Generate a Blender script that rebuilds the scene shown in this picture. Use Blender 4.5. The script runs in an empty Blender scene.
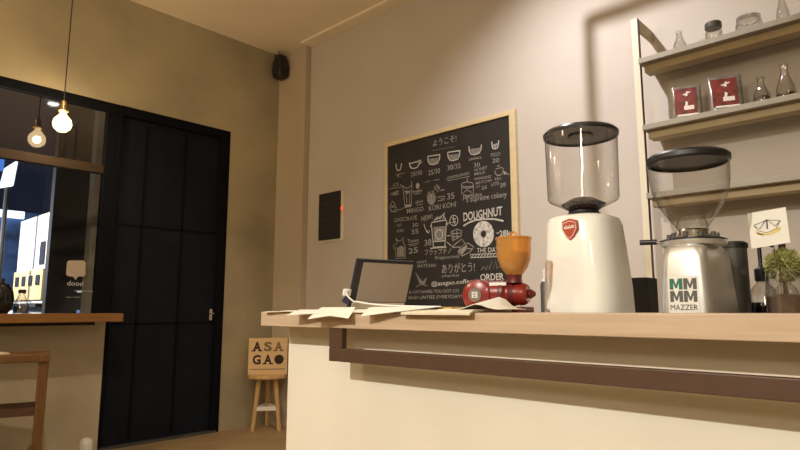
import bpy, bmesh, math, random
from mathutils import Vector, Matrix
random.seed(7)
PI = math.pi
C = bpy.context.scene.collection

# ------------------------------------------------------------ camera numbers
F_PX, CAM_H = 594.0, 1.06
PITCH, YAW = math.radians(8.1436), math.radians(46.845)
_F = Vector((math.sin(YAW)*math.cos(PITCH), math.cos(YAW)*math.cos(PITCH), math.sin(PITCH)))
_R = Vector((math.cos(YAW), -math.sin(YAW), 0)); _U = _R.cross(_F)
def _ray(u, v): return _F*F_PX + _R*(u-400) + _U*(225-v)
def onx(u, v, x):          # measured photo point -> point on the real plane X = x
    d = _ray(u, v); return Vector((0, 0, CAM_H)) + d*(x/d.x)
def ony(u, v, y):
    d = _ray(u, v); return Vector((0, 0, CAM_H)) + d*(y/d.y)

# ------------------------------------------------------------ room measures
YB, XW, XP, ZC = 4.88, 3.463, 3.395, 3.65
XL, YR = -4.2, -2.7

# ------------------------------------------------------------ materials
def new_mat(name):
    m = bpy.data.materials.new(name); m.use_nodes = True
    nt = m.node_tree; nt.nodes.clear()
    out = nt.nodes.new('ShaderNodeOutputMaterial')
    return m, nt, out
def P(name, col, rough=.6, metal=0, var=.0, scale=8, bump=0, bscale=60, spec=.5, col2=None, detail=4, stretch=None, coat=0, lo=.3, hi=.7):
    m, nt, out = new_mat(name)
    b = nt.nodes.new('ShaderNodeBsdfPrincipled')
    b.inputs['Base Color'].default_value = (*col, 1); b.inputs['Roughness'].default_value = rough
    b.inputs['Metallic'].default_value = metal; b.inputs['Specular IOR Level'].default_value = spec
    b.inputs['Coat Weight'].default_value = coat
    tc = nt.nodes.new('ShaderNodeTexCoord'); mp = nt.nodes.new('ShaderNodeMapping')
    nt.links.new(tc.outputs['Object'], mp.inputs['Vector'])
    if stretch: mp.inputs['Scale'].default_value = stretch
    if var or col2:
        n = nt.nodes.new('ShaderNodeTexNoise'); n.inputs['Scale'].default_value = scale; n.inputs['Detail'].default_value = detail
        nt.links.new(mp.outputs['Vector'], n.inputs['Vector'])
        r = nt.nodes.new('ShaderNodeValToRGB')
        c2 = col2 if col2 else tuple(max(0, c*(1-var)) for c in col)
        r.color_ramp.elements[0].position = lo; r.color_ramp.elements[0].color = (*c2, 1)
        r.color_ramp.elements[1].position = hi; r.color_ramp.elements[1].color = (*col, 1)
        nt.links.new(n.outputs['Fac'], r.inputs['Fac']); nt.links.new(r.outputs['Color'], b.inputs['Base Color'])
    if bump:
        n2 = nt.nodes.new('ShaderNodeTexNoise'); n2.inputs['Scale'].default_value = bscale
        nt.links.new(mp.outputs['Vector'], n2.inputs['Vector'])
        bp = nt.nodes.new('ShaderNodeBump'); bp.inputs['Strength'].default_value = bump; bp.inputs['Distance'].default_value = .01
        nt.links.new(n2.outputs['Fac'], bp.inputs['Height']); nt.links.new(bp.outputs['Normal'], b.inputs['Normal'])
    nt.links.new(b.outputs['BSDF'], out.inputs['Surface'])
    return m
def clear(name, tint=(1, 1, 1), gloss=.12, edge=.35, edgecol=(.45, .43, .4)):
    """thin clear plastic or glass: see-through, reflective, greyer at grazing angles"""
    m, nt, out = new_mat(name)
    tr = nt.nodes.new('ShaderNodeBsdfTransparent'); gl = nt.nodes.new('ShaderNodeBsdfGlossy')
    gl.inputs['Roughness'].default_value = .04
    lw = nt.nodes.new('ShaderNodeLayerWeight'); lw.inputs['Blend'].default_value = edge
    mc = nt.nodes.new('ShaderNodeMix'); mc.data_type = 'RGBA'
    mc.inputs['A'].default_value = (*tint, 1); mc.inputs['B'].default_value = (*edgecol, 1)
    pw = nt.nodes.new('ShaderNodeMath'); pw.operation = 'POWER'; pw.inputs[1].default_value = 2.2
    nt.links.new(lw.outputs['Facing'], pw.inputs[0]); nt.links.new(pw.outputs[0], mc.inputs['Factor']); nt.links.new(mc.outputs['Result'], tr.inputs['Color'])
    mx = nt.nodes.new('ShaderNodeMixShader'); ad = nt.nodes.new('ShaderNodeMath'); ad.operation = 'MULTIPLY_ADD'; ad.inputs[1].default_value = .5; ad.inputs[2].default_value = gloss*.4
    nt.links.new(pw.outputs[0], ad.inputs[0]); nt.links.new(ad.outputs[0], mx.inputs['Fac'])
    nt.links.new(tr.outputs[0], mx.inputs[1]); nt.links.new(gl.outputs[0], mx.inputs[2])
    nt.links.new(mx.outputs[0], out.inputs['Surface'])
    return m
def emit(name, col, s):
    m, nt, out = new_mat(name)
    e = nt.nodes.new('ShaderNodeEmission'); e.inputs['Color'].default_value = (*col, 1); e.inputs['Strength'].default_value = s
    nt.links.new(e.outputs[0], out.inputs['Surface']); return m

M = dict(
 concrete=P('polished_concrete', (.50,.43,.28), .55, var=.0, col2=(.30,.27,.19), scale=1.3, detail=8, bump=.05, bscale=14),
 sidewall=P('painted_wall', (.585,.535,.485), .75, col2=(.55,.50,.45), scale=2, bump=.03, bscale=90),
 farwall=P('dim_wall', (.22,.19,.15), .8, var=.1, scale=3),
 pilaster=P('painted_pilaster', (.52,.44,.34), .75, var=.06, scale=3),
 lowwall=P('pale_render', (.52,.46,.33), .7, col2=(.42,.37,.27), scale=2.2, detail=7),
 ceiling=P('ceiling_paint', (.92,.84,.68), .85, var=.04, scale=3),
 floor=P('screed_floor', (.40,.28,.15), .45, col2=(.29,.2,.11), scale=3, detail=8),
 panel=P('counter_render', (.77,.74,.64), .7, col2=(.71,.675,.575), scale=3, detail=6, bump=.04, bscale=12),
 steel=P('navy_steel', (.005,.006,.009), .7, var=.2, scale=4, spec=.08),
 doorskin=P('navy_door_skin', (.007,.011,.019), .6, var=.3, scale=5, spec=.15),
 ledge=P('light_oak', (.58,.45,.32), .45, col2=(.47,.35,.24), scale=6, detail=6, stretch=(6,.6,14), bump=.03),
 tabletop=P('orange_wood', (.28,.135,.035), .5, col2=(.20,.09,.022), scale=6, stretch=(.6,8,12)),
 rail=P('brown_steel', (.085,.043,.024), .5, var=.15, scale=30),
 stoolwood=P('stool_brown_wood', (.17,.085,.025), .5, col2=(.11,.05,.014), scale=9, stretch=(8,8,1)),
 pine=P('pine_wood', (.66,.45,.21), .55, col2=(.5,.32,.13), scale=9, stretch=(8,8,1)),
 ply=P('plywood', (.74,.54,.30), .6, col2=(.65,.46,.24), scale=6, stretch=(1,1,8)),
 burnt=P('burnt_letter', (.035,.02,.012), .8), fade=P('faded_letter', (.20,.15,.08), .8),
 white=P('white_plastic', (.8,.79,.75), .35), paper=P('paper', (.82,.79,.68), .8, var=.05, scale=6),
 cream=P('cream_card', (.72,.66,.50), .8, var=.08, scale=8), kraft=P('yellow_card', (.66,.45,.16), .8, var=.15, scale=30),
 whitegl=P('white_enamel', (.86,.86,.80), .28, var=.0, coat=.4),
 silver=P('cast_silver', (.66,.66,.64), .36, metal=.75, var=.08, scale=30, bump=.02, bscale=200),
 chrome=P('chrome', (.75,.74,.72), .15, metal=1),
 grey=P('dark_grey_metal', (.09,.09,.085), .4, metal=.4), black=P('black_plastic', (.012,.012,.013), .4),
 softblack=P('matte_black', (.016,.015,.014), .7),
 red=P('red_enamel', (.24,.018,.014), .3, var=.1, scale=10, coat=.3), darkred=P('dark_red', (.11,.012,.01), .4),
 badge=P('badge_red', (.42,.06,.03), .4),
 clear=clear('clear_plastic', (.955,.95,.94), .16, .34, (.16,.155,.145)),
 glass=clear('clear_glass', (.93,.93,.92), .45, .5, (.25,.24,.22)),
 paneup=clear('upper_window_glass', (.62,.62,.64), .40, .3, (.6,.6,.6)),
 pane=clear('window_glass', (.80,.82,.85), .10, .3, (.6,.6,.6)),
 lid=clear('smoked_lid', (.10,.10,.10), .15, .3, (.02,.02,.02)),
 beans=P('coffee_beans', (.035,.018,.010), .45, var=.5, scale=90, bump=.6, bscale=120),
 slate=P('chalkboard_slate', (.017,.015,.013), .8, col2=(.026,.023,.020), scale=5, detail=8),
 frame=P('pale_wood_frame', (.72,.60,.36), .5, var=.1, scale=12, stretch=(1,1,4)),
 chalk=P('chalk', (.46,.44,.40), .95, col2=(.16,.15,.14), scale=120, detail=2),
 chalkbright=P('bright_chalk', (.72,.71,.66), .95, col2=(.36,.35,.33), scale=90, detail=2),
 chalksoft=P('soft_chalk', (.30,.285,.26), .95, col2=(.15,.14,.125), scale=80, detail=2),
 shelf=P('shelf_taupe', (.34,.31,.25), .6, var=.08, scale=8, stretch=(1,8,1)),
 apron=P('shelf_tan', (.42,.33,.19), .6, var=.1, scale=8), upright=P('upright_cream', (.72,.67,.53), .6),
 taupe=P('taupe_cover', (.36,.30,.235), .6, var=.05, scale=20),
 foil=P('foil_bag', (.36,.34,.30), .28, metal=.5, var=.5, scale=25, bump=.4, bscale=18),
 redlab=P('red_label', (.27,.035,.025), .5, col2=(.06,.02,.015), scale=30, detail=6), paleart=P('pale_label_print', (.78,.72,.66), .6),
 green=P('logo_green', (.02,.17,.09), .5, var=.4, scale=200), logogrey=P('logo_grey', (.10,.10,.085), .5, var=.3, scale=200),
 logoback=P('logo_sticker', (.72,.72,.68), .4),
 plant=P('moss_green', (.34,.36,.10), .9, col2=(.50,.46,.20), scale=60), soil=P('brown_soil', (.11,.06,.035), .8, col2=(.22,.13,.08), scale=30),
 bottleblk=P('black_glass', (.01,.01,.012), .12), dome=P('white_dome', (.8,.78,.72), .4),
 print_y=P('yellow_print', (.80,.66,.25), .8), ink=P('ink', (.06,.05,.05), .8),
 ledred=emit('red_led', (1,.05,.02), 2.0), bulb=emit('warm_bulb', (1,.70,.36), 620),
 globe=None, disc=emit('ceiling_lamp_disc', (1,.97,.9), 18),
 outcol=P('beige_column', (.42,.35,.22), .8, var=.1), outfac=P('lit_facade', (.75,.72,.68), .8, col2=(.6,.55,.48), scale=.8, detail=7),
 outyel=P('yellow_facade', (.70,.52,.25), .8, var=.15, scale=3), outdark=P('dark_facade', (.010,.011,.014), .8, var=.2),
 outblue=P('blue_facade', (.06,.14,.32), .6, col2=(.01,.02,.05), scale=3, detail=6), asphalt=P('asphalt', (.03,.032,.038), .8, var=.3),
 outwin=P('dark_window', (.03,.03,.035), .2), leaf=P('night_foliage', (.01,.016,.02), .9),
 litwhite=emit('lit_shop_sign', (.80,.92,1), 2.2), litblue=emit('blue_neon', (.12,.32,1), .8), sticker=P('window_sticker', (.42,.36,.29), .8),
 vinyl=P('window_vinyl', (.55,.56,.56), .8),
)
def glow_glass():
    m, nt, out = new_mat('warm_bulb_glass')
    e = nt.nodes.new('ShaderNodeEmission'); e.inputs['Color'].default_value = (1,.72,.36,1); e.inputs['Strength'].default_value = 4.5
    tr = nt.nodes.new('ShaderNodeBsdfTransparent'); mx = nt.nodes.new('ShaderNodeMixShader'); mx.inputs[0].default_value = .45
    nt.links.new(tr.outputs[0], mx.inputs[1]); nt.links.new(e.outputs[0], mx.inputs[2]); nt.links.new(mx.outputs[0], out.inputs['Surface']); return m
M['globe'] = glow_glass()
def amber_glass():
    m = clear('amber_plastic', (.98,.62,.20), .15, .3, (.7,.34,.06)); nt = m.node_tree
    out = [n for n in nt.nodes if n.type == 'OUTPUT_MATERIAL'][0]; src = out.inputs['Surface'].links[0].from_socket
    b = nt.nodes.new('ShaderNodeBsdfPrincipled'); b.inputs['Base Color'].default_value = (.75,.40,.10,1); b.inputs['Roughness'].default_value = .3
    mx = nt.nodes.new('ShaderNodeMixShader'); mx.inputs[0].default_value = .45
    nt.links.new(src, mx.inputs[1]); nt.links.new(b.outputs[0], mx.inputs[2]); nt.links.new(mx.outputs[0], out.inputs['Surface']); return m
M['amber'] = amber_glass()

# ------------------------------------------------------------ mesh helper
class MB:
    def __init__(s): s.b = bmesh.new(); s.mats = []
    def _m(s, fs, mat):
        if mat is None: return
        if mat not in s.mats: s.mats.append(mat)
        for f in fs: f.material_index = s.mats.index(mat)
    def box(s, x0, x1, y0, y1, z0, z1, T=None, bev=0, mat=None):
        r = bmesh.ops.create_cube(s.b, size=1)
        vs = r['verts']
        for v in vs:
            v.co = Vector(((x0+x1)/2+v.co.x*(x1-x0), (y0+y1)/2+v.co.y*(y1-y0), (z0+z1)/2+v.co.z*(z1-z0)))
        if bev:
            es = {e for v in vs for e in v.link_edges}
            rb = bmesh.ops.bevel(s.b, geom=list(es), offset=bev, segments=2, affect='EDGES', profile=.6)
            vs = list({v for f in rb['faces'] for v in f.verts} | {v for v in vs if v.is_valid})
        if T:
            for v in vs: v.co = T @ v.co
        s._m({f for v in vs for f in v.link_faces}, mat)
        return s
    def lathe(s, prof, n=40, o=(0,0,0), T=None, mat=None, cap=True):
        rings = []
        for r, z in prof:
            if r < 1e-6: rings.append([s.b.verts.new((o[0], o[1], o[2]+z))])
            else: rings.append([s.b.verts.new((o[0]+r*math.cos(2*PI*k/n), o[1]+r*math.sin(2*PI*k/n), o[2]+z)) for k in range(n)])
        fs = []
        for a, b in zip(rings, rings[1:]):
            for k in range(n):
                q = [a[k % len(a)], a[(k+1) % len(a)], b[(k+1) % len(b)], b[k % len(b)]]
                q = list(dict.fromkeys(q))
                if len(q) > 2: fs.append(s.b.faces.new(q))
        if cap:
            if len(rings[0]) > 2: fs.append(s.b.faces.new(rings[0][::-1]))
            if len(rings[-1]) > 2: fs.append(s.b.faces.new(rings[-1]))
        if T:
            for ring in rings:
                for v in ring: v.co = T @ v.co
        s._m(fs, mat); return s
    def loft(s, secs, n=48, mat=None, T=None, cap=True):
        """secs: (z, cx, cy, rx, ry, power) superellipse sections"""
        rings = []
        for z, cx, cy, rx, ry, p in secs:
            ring = []
            for k in range(n):
                a = 2*PI*k/n; c, t = math.cos(a), math.sin(a)
                ring.append(s.b.verts.new((cx+rx*math.copysign(abs(c)**(2/p), c), cy+ry*math.copysign(abs(t)**(2/p), t), z)))
            rings.append(ring)
        fs = []
        for a, b in zip(rings, rings[1:]):
            for k in range(n): fs.append(s.b.faces.new([a[k], a[(k+1)%n], b[(k+1)%n], b[k]]))
        if cap: fs.append(s.b.faces.new(rings[0][::-1])); fs.append(s.b.faces.new(rings[-1]))
        if T:
            for ring in rings:
                for v in ring: v.co = T @ v.co
        s._m(fs, mat); return s
    def tube(s, pts, r, n=8, mat=None):
        pts = [Vector(p) for p in pts]; rings = []
        rr = r if isinstance(r, (list, tuple)) else [r]*len(pts)
        up = None
        for i, p in enumerate(pts):
            d = (pts[min(i+1, len(pts)-1)]-pts[max(i-1, 0)]).normalized()
            if up is None: up = Vector((0,0,1)) if abs(d.z) < .9 else Vector((1,0,0))
            a = d.cross(up).normalized(); b = a.cross(d).normalized(); up = b
            rings.append([s.b.verts.new(p+(a*math.cos(2*PI*k/n)+b*math.sin(2*PI*k/n))*rr[i]) for k in range(n)])
        fs = []
        for a, b in zip(rings, rings[1:]):
            for k in range(n): fs.append(s.b.faces.new([a[k], a[(k+1)%n], b[(k+1)%n], b[k]]))
        fs.append(s.b.faces.new(rings[0][::-1])); fs.append(s.b.faces.new(rings[-1]))
        s._m(fs, mat); return s
    def bar(s, p, q, w, h, mat=None):
        """rectangular bar from p to q, w across (horizontal), h other way"""
        p, q = Vector(p), Vector(q); d = (q-p).normalized()
        up = Vector((0,0,1)) if abs(d.z) < .95 else Vector((0,1,0))
        a = d.cross(up).normalized(); b = a.cross(d).normalized()
        vs = [[s.b.verts.new(c+a*i*w/2+b*j*h/2) for i, j in ((-1,-1),(1,-1),(1,1),(-1,1))] for c in (p, q)]
        fs = [s.b.faces.new(vs[0][::-1]), s.b.faces.new(vs[1])]
        for k in range(4): fs.append(s.b.faces.new([vs[0][k], vs[0][(k+1)%4], vs[1][(k+1)%4], vs[1][k]]))
        s._m(fs, mat); return s
    def prism(s, poly, thick, T=None, mat=None):
        """poly: xy outline extruded along +z by thick, then T"""
        a = [s.b.verts.new((x, y, 0)) for x, y in poly]; b = [s.b.verts.new((x, y, thick)) for x, y in poly]
        fs = [s.b.faces.new(a[::-1]), s.b.faces.new(b)]
        n = len(a)
        for k in range(n): fs.append(s.b.faces.new([a[k], a[(k+1)%n], b[(k+1)%n], b[k]]))
        if T:
            for v in a+b: v.co = T @ v.co
        s._m(fs, mat); return s
    def strokes(s, lines, w, T=None, z0=0, th=.0012, mat=None):
        """lines: list of xy polylines drawn as flat raised ribbons"""
        for ln in lines:
            pts = [Vector((p[0], p[1])) for p in ln]
            L = []; Rr = []
            for i, p in enumerate(pts):
                d = pts[min(i+1, len(pts)-1)]-pts[max(i-1, 0)]
                if d.length < 1e-9: d = Vector((1, 0))
                d.normalize(); nn = Vector((-d.y, d.x))*w/2
                L.append(p+nn); Rr.append(p-nn)
            for i in range(len(pts)-1):
                q = [L[i], Rr[i], Rr[i+1], L[i+1]]
                vs = [s.b.verts.new((v.x, v.y, z0+th)) for v in q]
                if T:
                    for v in vs: v.co = T @ v.co
                s._m([s.b.faces.new(vs)], mat)
        return s
    def build(s, name, mat, parent=None, smooth=False, bevel=0, kind=None, label=None, solid=0):
        me = bpy.data.meshes.new(name)
        bmesh.ops.recalc_face_normals(s.b, faces=s.b.faces)
        s.b.to_mesh(me); s.b.free()
        for m in (s.mats if s.mats else [mat]): me.materials.append(m)
        o = bpy.data.objects.new(name, me); C.objects.link(o)
        if parent: o.parent = parent
        if smooth:
            for p in me.polygons: p.use_smooth = True
            me.set_sharp_from_angle(angle=math.radians(smooth if smooth > 1 else 40))
        if solid:
            md = o.modifiers.new('Solid', 'SOLIDIFY'); md.thickness = solid
        if bevel:
            md = o.modifiers.new('Bevel', 'BEVEL'); md.width = bevel; md.segments = 2; md.limit_method = 'ANGLE'
        if kind: o['kind'] = kind
        if label: o['label'] = label
        return o
def thing(name, label, cat, loc=(0,0,0), rz=0, group=None):
    o = bpy.data.objects.new(name, None); C.objects.link(o)
    o.location = loc; o.rotation_euler = (0,0,rz); o.empty_display_size = .1
    o['label'] = label; o['category'] = cat
    if group: o['group'] = group
    return o
def tag(o, label, cat, group=None):
    o['label'] = label; o['category'] = cat
    if group: o['group'] = group
    return o
def copy_tree(o, parent=None):
    c = o.copy(); C.objects.link(c)
    if parent: c.parent = parent
    for ch in list(o.children): copy_tree(ch, c)
    return c
TM = []
def text_verts(body, w, h, extr=.0006, bold=0):
    """text turned into a mesh scaled to w x h, baseline at y = 0, left at x = 0"""
    cu = bpy.data.curves.new('t', 'FONT'); cu.body = body; cu.extrude = 0; cu.resolution_u = 3
    cu.offset = bold
    ob = bpy.data.objects.new('t', cu); C.objects.link(ob)
    dg = bpy.context.evaluated_depsgraph_get(); dg.update()
    me = bpy.data.meshes.new_from_object(ob.evaluated_get(dg))
    xs = [v.co.x for v in me.vertices]; ys = [v.co.y for v in me.vertices]
    x0, x1, y0, y1 = min(xs), max(xs), min(ys), max(ys)
    V = [((v.co.x-x0)*w/(x1-x0), (v.co.y-y0)*h/(y1-y0)) for v in me.vertices]
    Fc = [list(p.vertices) for p in me.polygons]
    bpy.data.objects.remove(ob); bpy.data.curves.remove(cu); bpy.data.meshes.remove(me)
    return V, Fc
def add_text(mb, body, w, h, T, z=.0012, shear=0, mat=None, bold=0):
    V, Fc = text_verts(body, w, h, bold=bold)
    vs = [mb.b.verts.new(T @ Vector((x, y+shear*x, z))) for x, y in V]
    fs = []
    for f in Fc:
        try: fs.append(mb.b.faces.new([vs[i] for i in f]))
        except ValueError: pass
    mb._m(fs, mat)
def arc(cx, cy, rx, ry, a0=0, a1=360, n=20):
    return [(cx+rx*math.cos(math.radians(a0+(a1-a0)*i/n)), cy+ry*math.sin(math.radians(a0+(a1-a0)*i/n))) for i in range(n+1)]

def basis(o, xd, yd, zd):
    m = Matrix((( *xd, 0), (*yd, 0), (*zd, 0), (0,0,0,1))).transposed()
    return Matrix.Translation(Vector(o)) @ m

# ============================================================ SETTING
f = MB(); f.box(XL-.1, XW+.1, YR-.1, YB, -.1, 0); f.build('floor', M['floor'], kind='structure')
f = MB(); f.box(XL-.1, XW+.2, YR-.1, YB+.2, ZC, ZC+.12); f.build('ceiling', M['ceiling'], kind='structure')
WX0, WX1, DX1 = -.9, 1.852, 2.868
f = MB()
f.box(XL-.15, WX0, YB, YB+.16, -.1, ZC); f.box(WX0, DX1, YB, YB+.16, 2.727, ZC); f.box(DX1, XW+.15, YB, YB+.16, -.1, ZC)
f.build('wall_back', M['concrete'], kind='structure')
f = MB(); f.box(WX0, WX1, YB, YB+.16, -.1, .985); f.build('wall_back_low', M['lowwall'], kind='structure')
f = MB(); f.box(XW, XW+.15, YR-.1, YB, -.1, ZC); f.build('wall_right', M['sidewall'], kind='structure')
f = MB(); f.box(XP, XW, 4.447, YB, 0, ZC); f.build('trim_1', M['pilaster'], kind='structure', bevel=.004)
f = MB(); f.box(XL-.15, XL, YR-.1, YB, -.1, ZC); f.build('wall_left', M['farwall'], kind='structure')
f = MB(); f.box(XL, XW, YR-.15, YR, -.1, ZC); f.build('wall_front', M['farwall'], kind='structure')
f = MB(); f.box(XW-.13, XW, YR, 4.447, ZC-.022, ZC); f.build('trim_2', M['ceiling'], kind='structure', bevel=.004)

# window
win = bpy.data.objects.new('window_1', None); C.objects.link(win); win.location = (1.8, YB, 1.0); win['kind'] = 'structure'
def loc(v): return Matrix.Translation(-Vector(v))
Tw = loc(win.location)
f = MB()
f.box(WX0, WX1, YB, YB+.07, 2.655, 2.727, Tw); f.box(1.76, WX1, YB, YB+.07, .985, 2.655, Tw)
f.box(WX0, WX0+.06, YB, YB+.07, .985, 2.655, Tw); f.box(WX0+.06, 1.76, YB, YB+.07, .985, 1.02, Tw)
f.build('window_frame', M['steel'], win, bevel=.003)
f = MB(); f.box(WX0+.06, 1.76, YB+.004, YB+.062, 2.135, 2.205, Tw); f.build('transom_bar', P('bronze_bar', (.035,.022,.013), .6, spec=.2), win, bevel=.003)
f = MB(); f.box(.30, .34, YB+.01, YB+.06, 1.02, 2.135, Tw); f.build('mullion', M['steel'], win)
f = MB(); f.box(WX0+.06, 1.76, YB+.03, YB+.034, 2.205, 2.655, Tw); f.build('upper_pane', M['paneup'], win)
f = MB(); f.box(WX0+.06, .30, YB+.03, YB+.034, 1.02, 2.135, Tw); f.build('lower_pane', M['pane'], win)
f = MB(); f.box(.34, 1.76, YB+.03, YB+.034, 1.02, 2.135, Tw); f.build('lower_pane', M['pane'], win)
# door
dr = bpy.data.objects.new('door_1', None); C.objects.link(dr); dr.location = (2.36, YB, 0); dr['kind'] = 'structure'
Td = loc(dr.location)
f = MB(); f.box(WX1, DX1, YB-.004, YB+.1, 2.645, 2.727, Td); f.box(DX1-.075, DX1, YB-.004, YB+.1, 0, 2.645, Td); f.box(WX1, WX1+.03, YB-.004, YB+.1, 0, 2.645, Td)
f.build('door_frame', M['steel'], dr, bevel=.004)
f = MB(); f.box(WX1+.03, DX1-.075, YB+.035, YB+.08, .02, 2.645, Td); f.build('door_leaf', M['doorskin'], dr)
f = MB()
for x in (2.10, 2.45): f.box(x-.009, x+.009, YB+.028, YB+.04, .05, 2.6, Td)
for z in (.95, 1.75): f.box(WX1+.03, DX1-.075, YB+.028, YB+.036, z-.008, z+.008, Td)
f.build('door_rib', M['steel'], dr)
f = MB(); f.box(WX1+.0, DX1-.03, YB-.01, YB+.03, 0.0, .02, Td); f.build('threshold', M['grey'], dr)
hd = ony(212, 314, YB)
f = MB(); f.box(hd.x-.015, hd.x+.015, YB+.02, YB+.036, .97, 1.07, Td, bev=.003)
f.tube([(hd.x-2.36, .012, 1.03), (hd.x-2.36, -.03, 1.03), (hd.x-2.36-.03, -.034, 1.03)], .006)
f.build('door_handle', M['chrome'], dr)

# writing on the glass
f = MB()
st = thing('window_decal', 'grey speech bubble decal with small writing stuck on window glass', 'sticker', (1.45, YB+.029, 1.15))
Ts = basis((0,0,0), (1,0,0), (0,0,1), (0,-1,0))
def wpt(u, v): p = ony(u, v, YB+.029); return (p.x-1.45, p.z-1.15)
c = [wpt(*q) for q in ((67,262),(69,260.5),(83,260.5),(85.5,262.5),(85.3,274.5),(84,276.3),(78,276.6),(75.5,280),(73.3,276.8),(67.5,276),(66,274))]
f.prism(c, .001, Ts); f.build('bubble', M['sticker'], st)
for body, u, v, u2, v2, h in (('dood', 67, 285.5, 83, 285, .035), ('cat gatherings', 74, 292, 93, 291.3, .018), ('open daily', 66, 298, 80, 297.8, .012)):
    f = MB(); a = wpt(u, v); b = wpt(u2, v2)
    add_text(f, body, b[0]-a[0], h, Ts @ Matrix.Translation((a[0], a[1], 0)))
    f.build('lettering', M['vinyl'], st)

# ============================================================ OUTSIDE
f = MB(); f.box(-8, 9, YB+.2, 24, -.25, -.1); f.build('ground', M['asphalt'], kind='structure')
f = MB(); a = ony(93, 200, 5.5); b = ony(103, 200, 5.5)
f.box(a.x, b.x, 5.5, 5.62, -.1, 3.4); tag(f.build('column', M['outcol'], bevel=.01), 'beige rendered column standing outside beside the window', 'column')
t = thing('shop_building', 'brightly lit white and yellow corner building seen through window', 'building', (2.6, 9, -.1))
xf = 2.6
f = MB(); f.box(0, 1.0, 0, 1.4, 0, 2.5); 
f.build('facade', M['outfac'], t)
f = MB(); f.box(-.03, 0, .05, 1.4, 1.30, 1.72); f.build('yellow_band', M['outyel'], t)
f = MB(); f.box(-.10, 0, .0, 1.4, 1.20, 1.25); f.build('awning_edge', M['softblack'], t)
for k in range(4):
    f = MB(); f.box(-.045, -.03, .15+k*.32, .30+k*.32, 1.5, 1.64); f.build('window', M['outwin'], t)
f = MB(); f.box(-.02, 0, .12, .30, 1.78, 2.1); f.build('window', M['outwin'], t)
f = MB(); f.box(-.045, -.03, .72, .80, 0, 1.2); f.build('post', M['softblack'], t)
# dark tower in front to the right
f = MB(); f.box(2.572, 8, 8.85, 8.98, -.1, 9)
tag(f.build('dark_building', M['outdark']), 'tall dark unlit building behind the window decal', 'building')
t = thing('blue_building', 'blue lit shopfront seen through window at far left', 'building', (1.0, 12.5, -.1))
f = MB(); f.box(-3, 3.4, 0, .8, 0, 2.95); f.build('facade', M['outblue'], t)
f = MB(); f.box(-.6, 2.15, -.08, 0, 2.82, 2.95); f.build('lit_sign', M['litwhite'], t)
f = MB(); f.box(-.6, 2.5, -.1, 0, .75, 1.15); f.build('lit_strip', M['litwhite'], t)
f = MB(); f.box(1.55, 1.8, -.09, 0, 1.3, 2.2); f.build('blue_panel', M['litblue'], t)
t = thing('hanging_billboard', 'small blue lit billboard high on a pole outside the window', 'sign', (1.92, 9.5, -.1))
f = MB(); a = ony(5, 220, 9.5); b = ony(17, 175, 9.5)
f.prism([(b.x-2.10, 2.83), (b.x-1.95, 2.88), (b.x-1.92, 3.26), (b.x-2.06, 3.12)], .10, basis((0, .1, 0), (1,0,0), (0,0,1), (0,-1,0))); f.build('panel', M['litwhite'], t)
f = MB(); f.box(b.x-2.7, b.x-2.08, .02, .12, 3.08, 3.26); f.build('side_panel', M['litblue'], t)
f = MB(); f.tube([(b.x-2.0, .10, 0), (b.x-2.0, .10, 2.9)], .03); f.build('pole', M['softblack'], t)
f = MB()
for k in range(26):
    a = random.uniform(0, 2*PI); r = random.uniform(0, .32)
    T = Matrix.Translation((1.35+r*math.cos(a), 8.2+r*math.sin(a), 1.7+random.uniform(-.35, .35)))
    f.lathe([(0, -.14), (.1, -.1), (.15, 0), (.1, .1), (0, .14)], 7, T=T)
f.tube([(1.35, 8.2, -.1), (1.35, 8.2, 1.6)], .05)
tag(f.build('street_tree', M['leaf']), 'dark silhouetted tree outside at far left of window', 'tree')
t = thing('lit_window_box', 'small bluish lit display below the dark building outside', 'display case', (2.73, 7.9, -.1))
f = MB(); f.box(0, .5, 0, .25, 0, 1.16); f.build('plinth', M['outblue'], t)
f = MB(); f.box(.02, .2, -.01, .0, 1.0, 1.12); f.build('lit_glass', M['litwhite'], t)
f = MB(); f.box(0, 1.3, -.03, .28, 1.38, 1.40); f.build('lit_edge', M['vinyl'], t)

# ============================================================ WINDOW BAR
t = thing('window_bar_table', 'orange-brown wooden bar top fixed under the window', 'table', (.5, YB-.18, 0))
f = MB(); f.box(-1.6, 1.345, -.165, .18, .975, 1.035); f.build('table_top', M['tabletop'], t, bevel=.003)
f = MB(); f.box(-1.6, 1.20, -.02, .18, .95, .975); f.build('under_frame', M['softblack'], t)

def bar_stool(p):
    t = thing('bar_stool', 'dark brown wooden bar stool under the window table', 'stool', p)
    f = MB(); f.box(-.42, .0, -.2, .13, .745, .795, bev=.008); f.build('seat', M['stoolwood'], t)
    for x, y in ((-.03, -.165), (-.39, -.165), (-.03, .10), (-.39, .10)):
        f = MB(); f.box(x-.028, x+.028, y-.022, y+.022, 0, .80 if x > -.1 and y < 0 else .745, bev=.004)
        if y < 0:
            f.prism([(x, .30), (x-.10 if x > -.1 else x+.10, .17), (x-.06 if x > -.1 else x+.06, .15), (x, .20)][::(1 if x > -.1 else -1)], .03,
                    basis((0, y-.015, 0), (1,0,0), (0,0,1), (0,1,0)))
        f.build('leg', M['stoolwood'], t)
    f = MB(); f.box(-.39, -.03, -.18, -.15, .43, .475); f.build('stretcher', M['rail'], t)
    f = MB(); f.box(-.39, -.03, .085, .115, .43, .475); f.build('stretcher', M['rail'], t)
    f = MB(); f.box(-.36, -.06, -.205, -.2, .765, .785)
    add_text(f, 'ideliv', .12, .022, basis((-.40, -.2058, .757), (1,0,0), (0,0,1), (0,-1,0)), 0)
    f.build('seat_print', M['burnt'], t)
    return t
bs = bar_stool((1.30, 4.30, 0)); bs.rotation_euler.z = math.radians(-16)
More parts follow.
